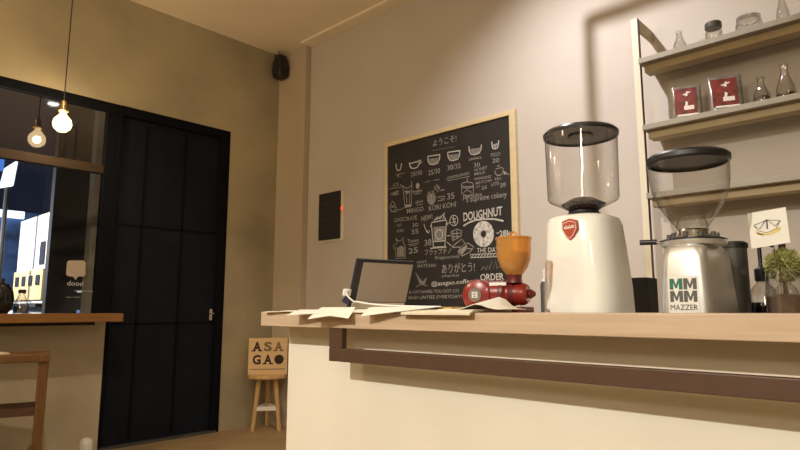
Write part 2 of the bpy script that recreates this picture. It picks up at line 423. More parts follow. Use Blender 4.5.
for ch in bs.children:
    if ch.name.startswith('seat_print'):
        bpy.data.objects.remove(ch)
f = MB(); add_text(f, 'ideliv', .13, .024, basis((-.42, -.2008, .758), (1,0,0), (0,0,1), (0,-1,0)), 0); f.build('seat_print', M['burnt'], bs)
f = MB(); f.box(.80, 1.06, 4.22, 4.38, .7955, .8035, bev=.001); tag(f.build('notebook', M['cream']), 'thin cream notebook lying on the bar stool seat', 'notebook')

# bottles standing at the left end of window bar
p = ony(2, 311, 4.72)
t = thing('round_decanter', 'round black glass decanter on the window table', 'bottle', (p.x-.02, 4.72, 1.035))
f = MB(); f.lathe([(.05,0),(.075,.03),(.085,.09),(.075,.15),(.045,.20),(.0,.215)], 32); f.build('body', M['bottleblk'], t, smooth=60)
f = MB(); f.lathe([(.02,.21),(.018,.235),(.0,.24)], 20); f.build('stopper', M['black'], t, smooth=40)
p = ony(21, 306, 4.74)
t = thing('water_bottle', 'small clear glass bottle with dark cap on the window table', 'bottle', (p.x, 4.74, 1.035))
f = MB(); f.lathe([(.045,0),(.047,.02),(.046,.06),(.022,.12),(.018,.14)], 28, cap=False); f.build('body', M['glass'], t, smooth=60)
f = MB(); f.lathe([(.024,.14),(.024,.165),(0,.166)], 20); f.build('cap', M['black'], t, smooth=40)
f = MB(); f.lathe([(.042,.004),(.043,.05),(0,.05)], 24); f.build('water', P('dark_liquid', (.1,.12,.16), .2), t, smooth=40)

# ============================================================ PENDANT
t = thing('pendant_lamp', 'bare glowing round bulb hanging on a black cord by the window', 'lamp', (1.356, 4.62, 2.33))
f = MB(); f.lathe([(0,0),(.03,.006),(.055,.03),(.064,.06),(.056,.095),(.035,.12),(.022,.135),(.02,.15)], 32); f.build('bulb', M['globe'], t, smooth=60)
f = MB(); f.lathe([(0,.035),(.018,.042),(.026,.062),(.018,.082),(0,.090)], 20); f.build('filament', M['bulb'], t, smooth=60)
f = MB(); f.lathe([(.023,.15),(.034,.155),(.034,.165),(.02,.175),(.018,.23),(.006,.24)], 24); f.build('bulb_holder', P('brass', (.5,.33,.13), .35, metal=.8), t, smooth=40)
f = MB(); f.tube([(0,0,.23),(0,0,ZC-2.35)], .004); f.build('cord', M['black'], t)
f = MB(); f.lathe([(.045,ZC-2.36),(.045,ZC-2.33)], 24); f.build('ceiling_rose', M['black'], t)
for x in (-.1, -1.6):
    c = copy_tree(t); c.location = (x, 4.62, 2.33); 
    c['label'] = 'bare glowing bulb on cord further left along the window' if x > -1 else 'bare glowing bulb on cord near the left wall'
def point(name, locn, col, w, r=.05):
    l = bpy.data.lights.new(name, 'POINT'); l.color = col; l.energy = w; l.shadow_soft_size = r
    o = bpy.data.objects.new(name, l); C.objects.link(o); o.location = locn; return o
def spot(name, locn, tgt, col, w, r, ang, blend=.5):
    l = bpy.data.lights.new(name, 'SPOT'); l.color = col; l.energy = w; l.shadow_soft_size = r; l.spot_size = math.radians(ang); l.spot_blend = blend
    o = bpy.data.objects.new(name, l); C.objects.link(o); o.location = locn
    o.rotation_euler = (Vector(tgt)-Vector(locn)).to_track_quat('-Z', 'Y').to_euler(); return o

# ============================================================ CEILING LIGHTS
WPOS = (2.27, 1.68)
dl = None
for i, (x, y, lab) in enumerate(((WPOS[0], WPOS[1], 'round white ceiling downlight above the grinders'), (-2.9, .58, 'round ceiling downlight across the room near left wall'),
                                 (.6, 2.3, 'round ceiling downlight between counter and window'))):
    t = thing('ceiling_downlight', lab, 'lamp', (x, y, ZC-.012), group=None)
    f = MB(); f.lathe([(.058,0),(.075,0),(.075,.012),(.058,.012),(.058,0)], 32, cap=False); f.build('trim_ring', M['white'], t, smooth=40)
    f = MB(); f.lathe([(0,.004),(.057,.004),(.057,.010),(0,.010)], 32); f.build('diffuser', M['disc'], t)
# unseen frame under the ceiling, added to cast an L-shaped shadow behind the grinders
t = thing('shadow_frame', 'thin black frame out of view, added to cast a bar shadow on the side wall', 'shadow frame', (2.57, 1.45, 2.9))
f = MB(); y0, y1 = -.19, .205
f.bar((0,y1,0),(0,y1,.545), .016, .016); f.bar((0,y0,0),(0,y0,.545), .016, .016)
f.bar((0,y0,.54),(0,y1,.54), .016, .018); f.bar((0,y0,0),(0,y1,0), .016, .016); f.build('frame', M['black'], t)
for y in (-.18, -.10):
    f = MB(); f.tube([(0,y,.54),(0,y,.75)], .003); f.build('hanger_rod', M['black'], t)

# ============================================================ SPEAKER
t = thing('wall_speaker', 'small black loudspeaker mounted high in the corner', 'speaker', (3.325, 4.86, 3.36))
f = MB()
f.loft([(0,0,-.10,.052,.06,5),(.03,0,-.10,.062,.07,5),(.10,0,-.10,.066,.075,5),(.17,0,-.10,.055,.065,5),(.23,0,-.09,.045,.05,5)], 32)
f.build('cabinet', M['black'], t, smooth=50)
f = MB(); f.lathe([(0,0),(.012,0),(.012,.006),(0,.006)], 16, T=basis((0,-.175,.115),(1,0,0),(0,0,1),(0,-1,0))); f.build('tweeter', M['grey'], t)
f = MB(); f.lathe([(.0,0),(.036,0),(.036,.004),(.02,.006),(0,.003)], 20, T=basis((0,-.168,.06),(1,0,0),(0,0,1),(0,-1,0))); f.build('woofer', M['softblack'], t)
f = MB(); f.bar((0,.02,.18),(0,-.06,.18),.03,.03); f.box(-.03,.03,-.04,-.03,.2,.26); f.build('bracket', M['black'], t)
f = MB(); f.tube([(-.0,-.06,.22),(-.01,-.07,.26),(-.012,-.08,.289)], .004); f.build('cable', P('brown_cable', (.25,.14,.05), .7), t)

# ============================================================ CHALKBOARD
bx = XW-.022
by0, by1 = 2.129, 3.395; bz0, bz1 = .95, 2.440
cb = thing('chalkboard', 'large framed chalkboard menu with chalk drawings on the side wall', 'chalkboard', (XW, (by0+by1)/2, bz0))
Tc = loc(cb.location)
f = MB(); fw = .048
f.box(XW-.034, XW, by0, by0+fw, bz0, bz1, Tc); f.box(XW-.034, XW, by1-.03, by1, bz0, bz1, Tc)
f.box(XW-.034, XW, by0+fw, by1-.03, bz1-.035, bz1, Tc); f.box(XW-.034, XW, by0+fw, by1-.03, bz0, bz0+.04, Tc)
f.build('frame', M['frame'], cb, bevel=.003)
f = MB(); f.box(bx, XW-.001, by0+fw, by1-.03, bz0+.04, bz1-.035, Tc); f.build('slate', M['slate'], cb)
# board plane: local x runs to the right (-Y), local y up; origin at the slate's top left
ox, oz = by1-.03, bz1-.035
Tb = Tc @ basis((bx, ox, oz), (0,-1,0), (0,0,1), (-1,0,0))
def B(u, v): p = onx(u, v, bx); return (ox-p.y, p.z-oz)
def BL(pts): return [B(*q) for q in pts]
def chalk(name, lines, w=.005, mat='chalk', fills=()):
    if name in ('underline', 'arrow_drawing') and len(lines) > 1:
        for l in lines: chalk(name, [l], w, mat)
        return
    f = MB(); f.strokes([BL(l) for l in lines], w, Tb)
    for poly in fills:
        pp = BL(poly); vs = [f.b.verts.new(Tb @ Vector((x, y, .0008))) for x, y in pp]
        f.b.faces.new(vs)
    return f.build(name, M[mat], cb)
def chalk_text(items, name='chalk_lettering', mat='chalk'):
    for body, u0, v0, u1, v1, hp in items:
        f = MB()
        a, b, c = B(u0, v0), B(u1, v1), B(u0, v0-hp)
        w = b[0]-a[0]; h = c[1]-a[1]
        add_text(f, body, w, h, Tb @ Matrix.Translation((a[0], a[1], 0)), .001, shear=(b[1]-a[1])/w, bold=.022 if body in ('DOUGHNUT', 'ORDER', '28k') else .006)
        f.build(name, M[mat], cb)
def U(x0, x1, y0, y1, sl=-.15):
    xm = (x0+x1)/2; w = (x1-x0)/2
    s = lambda x, y: (x, y+sl*(x-xm))
    return [s(x0, y0), s(x0+.4, (y0+y1)/2), s(x0+w*.35, y1-1), s(xm, y1), s(x1-w*.35, y1-1), s(x1-.4, (y0+y1)/2), s(x1, y0)]
cups = [(396,401.5,163.5,170.5), (409.5,419.5,161.5,168.5), (427.8,440,155.5,164.5), (447.8,460,151.5,160.5), (469,481.5,145.5,154.5), (491.8,498.8,141,149)]
for i, c in enumerate(cups):
    lines = [U(*c)]; sl = -.15
    if i == 1: lines += [[(409,164),(421,160.5)], [(419,160),(422,162),(418,165)]]
    fill = []
    if i >= 2:
        x0, x1, y0, y1 = c; yy = y0+3
        fill = [[(x0+1, yy+.5), (x0+2.5, y1-1.6), ((x0+x1)/2, y1-.8), (x1-2.5, y1-2.4), (x1-1, yy-.9)]]
        if i < 4: lines.append([(x0, y0+.9), (x1, y0-.9)])
    chalk('cup_drawing', lines, .009, 'chalkbright')
    if fill: chalk('cup_shading', [], .004, 'chalk' if i == 5 else 'chalksoft', fill)
chalk_text([('ようこそ!', 433, 146.8, 456.5, 141.5, 6.5), ('KORI KOHI', 429, 211, 456, 206.5, 5), ('MINGO', 407, 213.5, 423.5, 211, 4.6),
            ('CHOCOLATE', 394, 222.3, 417, 219.5, 4), ('HOT', 397, 227, 402, 226, 2.5), ('ICED', 397, 232.5, 404, 231.5, 2.6)])
chalk_text([('25/30', 411, 176.8, 422, 174.5, 4.2), ('25/30', 428.5, 175.5, 440, 173, 5), ('30/35', 447.5, 170.5, 460.5, 168, 5), ('30', 474, 167.5, 480, 166.5, 4.2),
            ('SMALL', 469, 160.8, 482, 158.3, 2.4), ('20', 492.5, 163, 499.5, 162, 4.2), ('PICCO', 491, 157, 500.5, 155.5, 3.5), ('3-', 397, 177.5, 401, 177, 2.2)], mat='chalk')
chalk_text([('30', 412.5, 227.3, 418, 226.5, 3.8), ('35', 411.5, 234.5, 418.5, 233.5, 4.8), ('NEW!', 421.5, 221.5, 432.5, 219, 5), ('Tease', 407.5, 243, 418.8, 241.6, 3.6),
            ('25', 408.5, 254, 418, 252.5, 5.5), ('38', 424.5, 246, 431.5, 245, 6), ('35', 447.3, 199.8, 454.5, 198.5, 6.3)])
chalk_text([('HONEY', 474.5, 171.8, 487.5, 168.8, 3.2), ('MILK', 474.5, 175.7, 486, 173.2, 2.8), ('MATCHA', 476, 184.8, 492, 181.3, 2.8), ('LAT', 476, 188, 480, 187.4, 2.2), ('25', 481.5, 189.8, 487, 188.8, 3.5),
            ('TEA', 494.5, 181, 501.5, 179.5, 2.8), ('LATTE', 491.5, 186.3, 499, 184.8, 3.2), ('28', 500, 187.5, 506, 186.3, 4)])
chalk_text([('Jamaika', 462.5, 200.5, 482, 196.8, 4.5), ('a supreme colony', 466.5, 204, 507, 198.5, 7)], mat='chalk')
chalk_text([('DOUGHNUT', 463.5, 221.5, 502.5, 215.3, 8.8)], mat='chalkbright')
chalk_text([('28k', 499.5, 236.8, 511, 235.7, 6.2), ('THE DAY', 477, 252.8, 499, 251.8, 4.6)], mat='chalkbright')
chalk_text([('フラップチノ', 425, 255.5, 451, 253.8, 6), ('(frappuccino)', 435, 260.3, 459, 258.8, 4.2)])
chalk_text([('ありがとう!', 442, 273.6, 475, 271.5, 9.5)], mat='chalk')
chalk_text([('ORDER', 480.5, 281, 504, 280, 7)], mat='chalkbright')
chalk_text([('@asagao.coffee', 431.5, 287.3, 473, 284.5, 5.8)], mat='chalkbright')
chalk_text([('HOT', 417, 263.6, 427, 263, 2.4), ('MATCHA!', 417.5, 267.8, 436, 267, 3.4), ('(thanks)', 442, 278, 459, 277, 3.2),
            ('A CAT NAMES YOU GOT CO', 409, 293.6, 459, 292.2, 3), ('AND UNTIES EVERYDAY!', 408, 299.3, 462, 298, 3.2)], mat='chalk')
chalk('underline', [[(432,150.8),(455,146.6)]], .003, 'chalksoft')
chalk('underline', [[(396,175),(405,172.8)], [(425,182.5),(431,180.6)], [(433,180.5),(440,179.2)], [(446.5,179),(469.5,174)], [(447,181),(470,176.2)], [(447.5,177.3),(469.5,172.4)], [(474.5,178.6),(491,175.6)], [(474.5,180),(491,177)], [(408,244.6),(419,243.2)], [(409,246),(417,245)]], .004)
chalk('underline', [[(463.5,226),(468,223),(475,220.3),(484,219),(494,219),(503.5,221)]], .012, 'chalkbright')
# doughnut
ring = arc(483.6, 234, 10.4, 13, 0, 360, 36); hole = arc(483.6, 234, 2.7, 3.5, 0, 360, 36)
f = MB(); R1 = BL(ring); R2 = BL(hole)
va = [f.b.verts.new(Tb @ Vector((x, y, .001))) for x, y in R1[:-1]]; vb = [f.b.verts.new(Tb @ Vector((x, y, .001))) for x, y in R2[:-1]]
for k in range(36): f.b.faces.new([va[k], va[(k+1)%36], vb[(k+1)%36], vb[k]])
f.build('doughnut_drawing', P('chalk_rubbed', (.72,.71,.67), .95, col2=(.30,.29,.27), scale=45, detail=5, lo=.33, hi=.6), cb)
chalk('ribbon_drawing', [[(470.5,254.5),(500,253.3),(500,256.6),(470.5,257.8),(470.5,254.5)]]+[[(471.5+k*3,257.5-k*.1),(473.8+k*3,254.7-k*.1)] for k in range(9)], .005, 'chalkbright')
chalk('glass_drawing', [[(403,185),(405,207.5),(411.5,206),(412,183)], [(403,186),(405,187.5),(408,188.5),(412,184.5)], [(411.5,181),(411.8,188)], [(400.5,184.5),(403,187)], [(404,192),(411.3,191)], [(406,190),(407,203)], [(410,190),(409.5,203)]], .006, 'chalk', [[(404.8,204.8),(405.2,207.8),(411.2,206.8),(411.4,203.8)], [(406.2,191),(407,194),(409,193),(408.5,190.5)]])
chalk('arrow_drawing', [[(412,192),(422,190)], [(414,194.5),(421,193)], [(389,189),(402,187)], [(391,193.5),(399,191)], [(391,195),(398,193.5)], [(396,210),(401,209.5),(404.5,207.5)], [(416,205.5),(423,204)]], .0045)
chalk_text([('ICE', 393, 187, 399, 185.5, 3), ('MILK', 394, 195.8, 399, 194.5, 4), ('bean', 413.5, 193.3, 422, 191.6, 3), ('shot', 415.5, 204, 423, 202.3, 3.2)], mat='chalk')
chalk('bean_drawing', [arc(417.8, 186, 1.7, 2.8)], .004, 'chalk', [arc(417.8, 186, 1.6, 2.7)[:-1]])
chalk('strawberry_drawing', [[(392,202),(390,206),(390.5,210),(394,212),(396.5,208),(395,204),(392.5,201),(392,202)], [(391,205),(395,208)], [(391,208),(395,205)], [(391,211.5),(397,211.5)]], .006, 'chalk')
chalk('jar_drawing', [arc(431.5, 198, 4, 6.5), [(428,192.5),(434.5,190.8)]], .005, 'chalk', [])
chalk('jar_shading', [], .004, 'chalksoft', [arc(431.5, 198.5, 3.6, 5.6)[:-1]])
chalk('cube_drawing', [[(434.5,188),(437,184.5),(440,188),(438,191.5),(434.5,188)], [(437,184.5),(437.5,188.5),(440,188)], [(440,190.5),(445,189.5)], [(441,199),(445,198),(445,196),(437,197.5)], [(438,201),(445,199.7)]], .0055, 'chalk')
chalk('teapot_drawing', [arc(467.5, 184.5, 6, 2.4), [(461.5,184.5),(461.7,194),(467,196),(473.5,194),(473.5,184)], [(462,187.5),(468,188.5),(473.3,187)], [(467.5,181.5),(467,179),(468,178)], [(463,193),(467,190),(472,192.5)]], .0055, 'chalk')
chalk('teacup_drawing', [U(495, 503.5, 170, 175.5), [(496,169),(502,167.5),(504,170)], [(503.5,173),(509.5,174.5)], [(497,166.5),(500,165.5)]], .006, 'chalk', [arc(505, 173, 1.6, 1.6)[:-1]])
chalk('takeaway_cup_drawing', [[(431.5,224),(433.5,247),(445,246.5),(446.5,222.5)], [(430.5,227),(432,222.5),(446,220),(447.5,224)], [(434,221),(437,217),(440,219),(443,214.5),(446,220)], [(443,219.5),(444.5,212.5)], [(436,220),(441,216)], [(430.5,248.3),(446.5,247)], [(433.3,241.6),(445.6,240.8)], arc(439.2, 234.5, 3.6, 4.8)], .0075, 'chalkbright')
chalk('takeaway_cup_shading', [], .004, 'chalksoft', [[(433.5,227),(434,241),(445,240.5),(445.5,226)]])
chalk('seal_drawing', [arc(454, 220.5, 4, 5.2), [(452,219),(456,219)], [(452,222.5),(456,221.5)], [(453,216.5),(455,224.5)]], .006, 'chalkbright')
chalk('leaf_drawing', [[(451,232),(457,229),(462,231),(461,236),(453,241),(451,232)], [(452,234),(461,233)], [(452.5,237),(459,236)], [(453,231),(454,240)], [(457,229.5),(457,238)]], .007, 'chalk')
chalk('pastry_drawing', [[(452,247),(458,242),(462,239),(466,244),(461,247),(452,247.5)], [(462,239),(467,247)], [(458,252),(462,246),(468,243),(474,247),(470,252),(462,256),(458,252)], [(464,248),(473,249)]], .008, 'chalk', [[(459,251.5),(463,247),(467,245.5),(466,250),(462,254.5)]])
chalk('arrow_drawing', [[(447,225),(450,222)], [(447,236),(450.5,235.5)], [(447,242),(451.5,246)], [(424,224),(425.5,229),(428.5,233)], [(426,231),(428.7,233.4),(429.5,230)], [(496.5,233.2),(499,233)]], .006, 'chalkbright')
chalk('cat_drawing', [[(396,238),(397,243.5),(393,246),(394,249),(395.5,247),(396,258.5),(405.5,258),(405.5,246.5),(403.5,242.5),(403,237),(401,240.5),(398,241),(396,238)]], .006, 'chalk')
chalk('cat_shading', [], .004, 'chalksoft', [[(397,248),(397.3,257),(404.6,256.6),(404.6,247.5),(401,245.5)]])
chalk('bird_drawing', [[(416,273),(419,280),(421,284),(427.5,286)], [(421,284),(427,277.5)], [(416,287),(421,284)]], .006, 'chalksoft', [[(416,273),(418.5,281),(421,285),(423,282)], [(421.5,284),(427,278),(424.5,285)]])
chalk('script_lettering', [[(481,270),(484,266.5),(486,270),(488,265.5),(489.5,269.5),(492,260.5),(493.5,269),(496,259.5),(497,268.5),(500,266)]], .006, 'chalksoft')

# ============================================================ SMALL DARK WALL BOARD
t = thing('small_notice_board', 'small dark framed board with a red light on side wall', 'wall board', (XW+.001, 4.095, 1.69))
f = MB(); f.box(-.012, 0, -.165, .155, -.02, .43); f.build('backing', M['upright'], t, bevel=.003)
f = MB(); f.box(-.030, -.012, -.135, .155, .0, .43); f.build('panel', M['softblack'], t, bevel=.004)
f = MB()
for k in range(4): add_text(f, ('coffee', 'open', 'closed', 'daily')[k], .14, .03, basis((-.0305, .10, .32-k*.075), (0,-1,0), (0,0,1), (-1,0,0)), .0005)
f.build('faint_lettering', P('faint_print', (.05,.045,.045), .8), t)
p = onx(341.5, 208, XW-.031)
f = MB(); f.lathe([(0,0),(.013,0),(.010,.004),(0,.005)], 16, T=basis((-.031, p.y-4.095, p.z-1.69), (0,-1,0), (0,0,1), (-1,0,0))); f.build('red_light', M['ledred'], t)

# ============================================================ BAR COUNTER
XC, CL, CR = 1.10, 1.642, -1.6     # front face x, left end y, right end y
cn = thing('bar_counter', 'long bar counter with oak ledge and pale rendered front', 'counter', (1.1, 0, 0))
f = MB(); f.box(0, .30, CR, CL, 1.010, 1.054); f.build('oak_ledge', M['ledge'], cn, bevel=.002)
f = MB(); f.box(.10, .30, CR, 1.628, 0, 1.010); f.build('front_panel', M['panel'], cn, bevel=.003)
f = MB()
f.box(.003, .022, 1.254, 1.308, .955, 1.010); f.box(.003, .026, CR, 1.308, .919, .955)
f.box(.003, .055, CR+.2, CR+.254, .919, 1.010)
f.build('hand_rail', M['rail'], cn, bevel=.002)
wt = thing('back_worktop', 'lower worktop behind the bar ledge carrying the grinders', 'worktop', (1.42, 0, 0))
f = MB(); f.box(.0, .56, CR, 1.60, .84, .88); f.build('top', M['ledge'], wt, bevel=.002)
f = MB(); f.box(.03, .50, CR, 1.55, 0, .84); f.build('cabinet_body', M['panel'], wt)

# ============================================================ WHITE GRINDER
t = thing('coffee_grinder', 'tall white coffee grinder with clear hopper and red badge', 'coffee grinder', (1.535, .735, .88))
f = MB()
f.loft([(0,0,0,.115,.104,3.2),(.02,0,0,.118,.106,3.2),(.10,0,0,.117,.105,3.2),(.24,-.002,.0,.111,.101,3.2),(.35,-.003,.002,.104,.095,3.0),(.412,-.003,.004,.099,.090,2.9),(.427,-.003,.004,.094,.085,2.8),(.433,-.003,.004,.080,.072,2.6)], 64)
f.build('body', M['whitegl'], t, smooth=60)
f = MB(); hz = .430
f.lathe([(.050,hz-.004),(.050,hz+.010),(.042,hz+.014),(.040,hz+.020)], 40, o=(-.003,.004,0)); f.build('hopper_collar', M['black'], t, smooth=30)
f = MB(); f.lathe([(.034,hz+.012),(.036,hz+.022),(.090,hz+.048),(.0955,hz+.056),(.0985,hz+.232)], 56, o=(-.003,.004,0), cap=False)
f.lathe([(.0985,hz+.232),(.102,hz+.232)], 56, o=(-.003,.004,0), cap=False); f.build('hopper', M['clear'], t, smooth=30)
f = MB(); f.lathe([(.0,hz+.052),(.03,hz+.056),(.060,hz+.040),(.055,hz+.032),(.035,hz+.020),(0,hz+.018)], 32, o=(-.003,.004,0)); f.build('coffee_beans', M['beans'], t, smooth=50)
f = MB(); f.lathe([(0,hz+.236),(.096,hz+.236),(.102,hz+.232),(.103,hz+.241),(.096,hz+.248),(0,hz+.250)], 56, o=(-.003,.004,0)); ld = f.build('hopper_lid', P('smoked_black', (.03,.03,.03), .25, var=.5, scale=40), t, smooth=30)
f = MB(); f.lathe([(.028,hz+.232),(.034,hz+.232),(.034,hz+.237),(.028,hz+.237)], 24, o=(-.003,.004,0)); f.build('lid_boss', M['grey'], ld)
f = MB(); f.lathe([(.004,hz+.02),(.004,hz+.232)], 8, o=(-.003,.004,0)); f.build('hopper_rod', M['clear'], t)
# shield badge on the curved front
bp = onx(569.5, 229, 1.425)
Tg = basis((-.1035, bp.y-.735, bp.z-.88), (-.10,-.995,0), (0,0,1), (-.995,.10,0))
f = MB(); f.prism([(-.022,.022),(0,.028),(.022,.022),(.024,.0),(.012,-.02),(0,-.030),(-.012,-.02),(-.024,.0)][::-1], .006, Tg)
bd = f.build('badge', M['badge'], t, bevel=.001)
f = MB(); f.strokes([[(-.018,.016),(0,.021),(.018,.016),(.02,0),(.01,-.017),(0,-.025),(-.01,-.017),(-.02,0),(-.018,.016)]], .0016, Tg, z0=.006)
f.strokes([[(-.015,.003),(-.008,.009),(-.004,.004),(.002,.010),(.005,.004),(.010,.009),(.015,.006)], [(-.015,.002),(.015,.004)]], .003, Tg, z0=.006)
f.build('badge_lettering', M['paleart'], bd)
f = MB(); f.loft([(0,0,0,.121,.109,3.2),(.012,0,0,.121,.109,3.2)], 48); f.build('foot_plate', M['black'], t)

# ============================================================ SILVER GRINDER
t = thing('coffee_grinder', 'silver coffee grinder with round clear hopper and block logo', 'coffee grinder', (1.53, .455, .88))
def rbox(f, z, x0, x1, y0, y1, r, n=6):
    ring = []
    for cx, cy, a0 in ((x1-r, y1-r, 0), (x0+r, y1-r, 90), (x0+r, y0+r, 180), (x1-r, y0+r, 270)):
        for k in range(n+1):
            a = math.radians(a0+90*k/n); ring.append(f.b.verts.new((cx+r*math.cos(a), cy+r*math.sin(a), z)))
    return ring
f = MB()
rings = [rbox(f, z, *d) for z, d in ((0,(-.112,.13,-.056,.058,.02)), (.20,(-.110,.125,-.054,.056,.022)), (.30,(-.104,.115,-.049,.050,.024)), (.322,(-.100,.11,-.046,.047,.026)), (.332,(-.092,.10,-.040,.041,.03)))]
for a, b in zip(rings, rings[1:]):
    n = len(a)
    for k in range(n): f.b.faces.new([a[k], a[(k+1)%n], b[(k+1)%n], b[k]])
f.b.faces.new(rings[0][::-1]); f.b.faces.new(rings[-1])
f.build('body', M['silver'], t, smooth=50)
hx, hy = -.025, -.002
f = MB(); f.lathe([(.070,.330),(.073,.336),(.073,.341),(.064,.346)], 48, o=(hx,hy,0)); f.build('adjusting_ring', M['silver'], t, smooth=30)
f = MB(); f.lathe([(.0735,.3415),(.0735,.3440),(.064,.3475)], 48, o=(hx,hy,0)); f.build('ring_seal', M['black'], t, smooth=30)
f = MB(); f.lathe([(.046,.346),(.046,.352),(.040,.356),(.040,.366),(.036,.370)], 40, o=(hx,hy,0)); f.build('throat', M['chrome'], t, smooth=30)
for k in range(10):
    a = 2*PI*k/10
    f = MB(); f.lathe([(.005,.349),(.005,.360),(0,.361)], 10, o=(hx+.052*math.cos(a), hy+.052*math.sin(a), 0)); f.build('bolt', M['grey'], t)
f = MB(); f.tube([(hx-.03,hy+.064,.342),(hx-.035,hy+.080,.343)], .0035); lv = f.build('adjusting_lever', M['chrome'], t)
f = MB(); f.tube([(hx-.035,hy+.072,.343),(hx-.040,hy+.110,.344)], .0065, 12); f.build('lever_grip', M['black'], lv, smooth=40)
f = MB(); pr = [(.030,.362),(.034,.374),(.046,.390),(.058,.408),(.069,.426),(.079,.446),(.086,.468),(.0895,.498),(.0905,.532)]
f.lathe(pr, 56, o=(hx,hy,0), cap=False); f.build('hopper', M['clear'], t, smooth=60)
f = MB(); f.lathe([(.036,.374),(.034,.385),(.028,.40),(.0,.402)], 24, o=(hx,hy,0), cap=False); f.build('hopper_cone', M['clear'], t, smooth=60)
f = MB(); f.lathe([(.0,.536),(.085,.536),(.086,.530),(.0895,.530),(.094,.535),(.094,.545),(.088,.551),(.03,.556),(.028,.562),(0,.563)], 56, o=(hx,hy,0))
f.build('hopper_lid', M['black'], t, smooth=30)
# logo on the front face
def face_T(dx, z): return basis((-.1105 + (.0 if z < .2 else .0), 0, z), (0,-1,0), (0.02,0,1), (-1,0,0))
f = MB(); lw = .0265
Tf = basis((-.1108, .030, .168), (0,-1,0), (0.035,0,.9994), (-1,0,0))
f.prism([(-.003,0),(.062,0),(.062,.088),(-.003,.088)], .0008, Tf); lb = f.build('logo_sticker', M['logoback'], t)
for i, (cx, cz, mm) in enumerate(((0, .058, 'green'), (.030, .058, 'logogrey'), (0, .030, 'logogrey'), (.030, .030, 'logogrey'))):
    f = MB(); w, h = .028, .025
    # solid block with the M cut as light strokes
    x0, y0 = cx+.0005, cz
    q = [(0,0),(.28,0),(.28,.62),(.44,.12),(.56,.12),(.72,.62),(.72,0),(1,0),(1,1),(.68,1),(.5,.42),(.32,1),(0,1)]
    f.prism([(x0+a*w, y0+b*h) for a, b in q], .0008, Tf @ Matrix.Translation((0,0,.0008)))
    f.build('logo_letter', M[mm], lb)
f = MB(); add_text(f, 'MAZZER', .058, .012, Tf @ Matrix.Translation((.0005, .012, .001)), .0008); f.build('logo_lettering', M['ink'], lb)

# dark canister behind it
cp = ony(740, 300, .405)
t = thing('knock_canister', 'tall dark grey metal canister behind the silver grinder', 'canister', (1.73, .425, .88))
f = MB(); f.lathe([(.032,0),(.033,.01),(.033,.345)], 36); f.build('body', M['grey'], t, smooth=30)
f = MB(); f.lathe([(.036,.34),(.036,.352),(.028,.357),(0,.357)], 36); f.build('lid', M['black'], t, smooth=30)

# ============================================================ RED GRINDER
t = thing('red_grinder', 'small red grinder with amber plastic hopper on the ledge', 'coffee grinder', (1.30, .835, 1.054))
ax = Vector((.25,-.968,0)).normalized()    # barrel axis, roughly along the ledge
Ta = basis((0,.012,.046), (0,0,1), ax.cross(Vector((0,0,1))), ax)
f = MB(); f.lathe([(0,-.085),(.030,-.085),(.034,-.078),(.035,-.06),(.035,-.01),(.034,.0),(.028,.006),(.028,.048),(.022,.058),(0,.06)], 40, T=Ta)
f.build('barrel', M['red'], t, smooth=35)
f = MB(); f.box(-.032,.032,-.05,.09,0,.014, bev=.004); f.build('base', M['darkred'], t)
f = MB(); f.lathe([(.0365,-.012),(.037,-.006),(.0365,0)], 40, T=Ta); f.build('band', M['darkred'], t, smooth=40)
f = MB(); f.lathe([(.029,.012),(.032,.018),(.029,.026)], 32, T=Ta); f.build('collar', M['darkred'], t, smooth=40)
f = MB(); f.lathe([(.010,.058),(.012,.066),(.005,.076),(0,.077)], 20, T=Ta); f.build('knob', M['darkred'], t, smooth=40)
nv = Vector((-.968,-.25,0))
Te = basis(ax*(-.068)+Vector((0,.012,.044)), ax, (0,0,1), nv)
f = MB(); f.lathe([(0,-.02),(.038,-.02),(.040,-.012),(.040,.030),(.036,.038),(.026,.042),(0,.044)], 40, T=Te); f.build('motor_drum', M['red'], t, smooth=40)
f = MB(); f.lathe([(0,.043),(.0175,.043),(.0175,.0455),(0,.0455)], 28, T=Te); em = f.build('emblem', P('emblem_grey', (.17,.13,.11), .5), t)
f = MB(); add_text(f, '目', .015, .016, Te @ Matrix.Translation((-.0075,-.008,.046)), .0004, bold=.02); f.build('emblem_mark', M['logoback'], em)
Tl = basis(ax*(-.012)+Vector((0,.012,.046)), ax, (0,0,1), nv)
f = MB(); f.prism([(-.022,.021),(.022,.021),(.022,.029),(-.022,.029)], .002, Tl @ Matrix.Translation((0,0,.0275))); f.build('silver_label', M['logoback'], t)
hb = (.0, -.014, 0)
f = MB(); f.lathe([(.020,.074),(.018,.084),(.020,.094)], 28, o=hb); f.build('neck', M['darkred'], t, smooth=40)
f = MB(); f.lathe([(.016,.092),(.022,.097),(.033,.112),(.041,.132),(.0435,.155),(.044,.184),(.046,.184),(.046,.189),(0,.190)], 40, o=hb, cap=False); f.build('hopper', M['amber'], t, smooth=50)
f = MB(); f.lathe([(0,.100),(.018,.102),(.030,.116),(.037,.134),(.038,.150),(0,.152)], 30, o=hb); f.build('ground_coffee', P('amber_beans', (.50,.28,.07), .7, var=.5, scale=90), t, smooth=50)
f = MB(); f.tube([(.0,-.006,.189),(0,-.006,.199),(0,-.014,.205),(0,-.022,.199),(0,-.022,.189)], .003, 8); f.build('lid_loop', M['amber'], t, smooth=50)

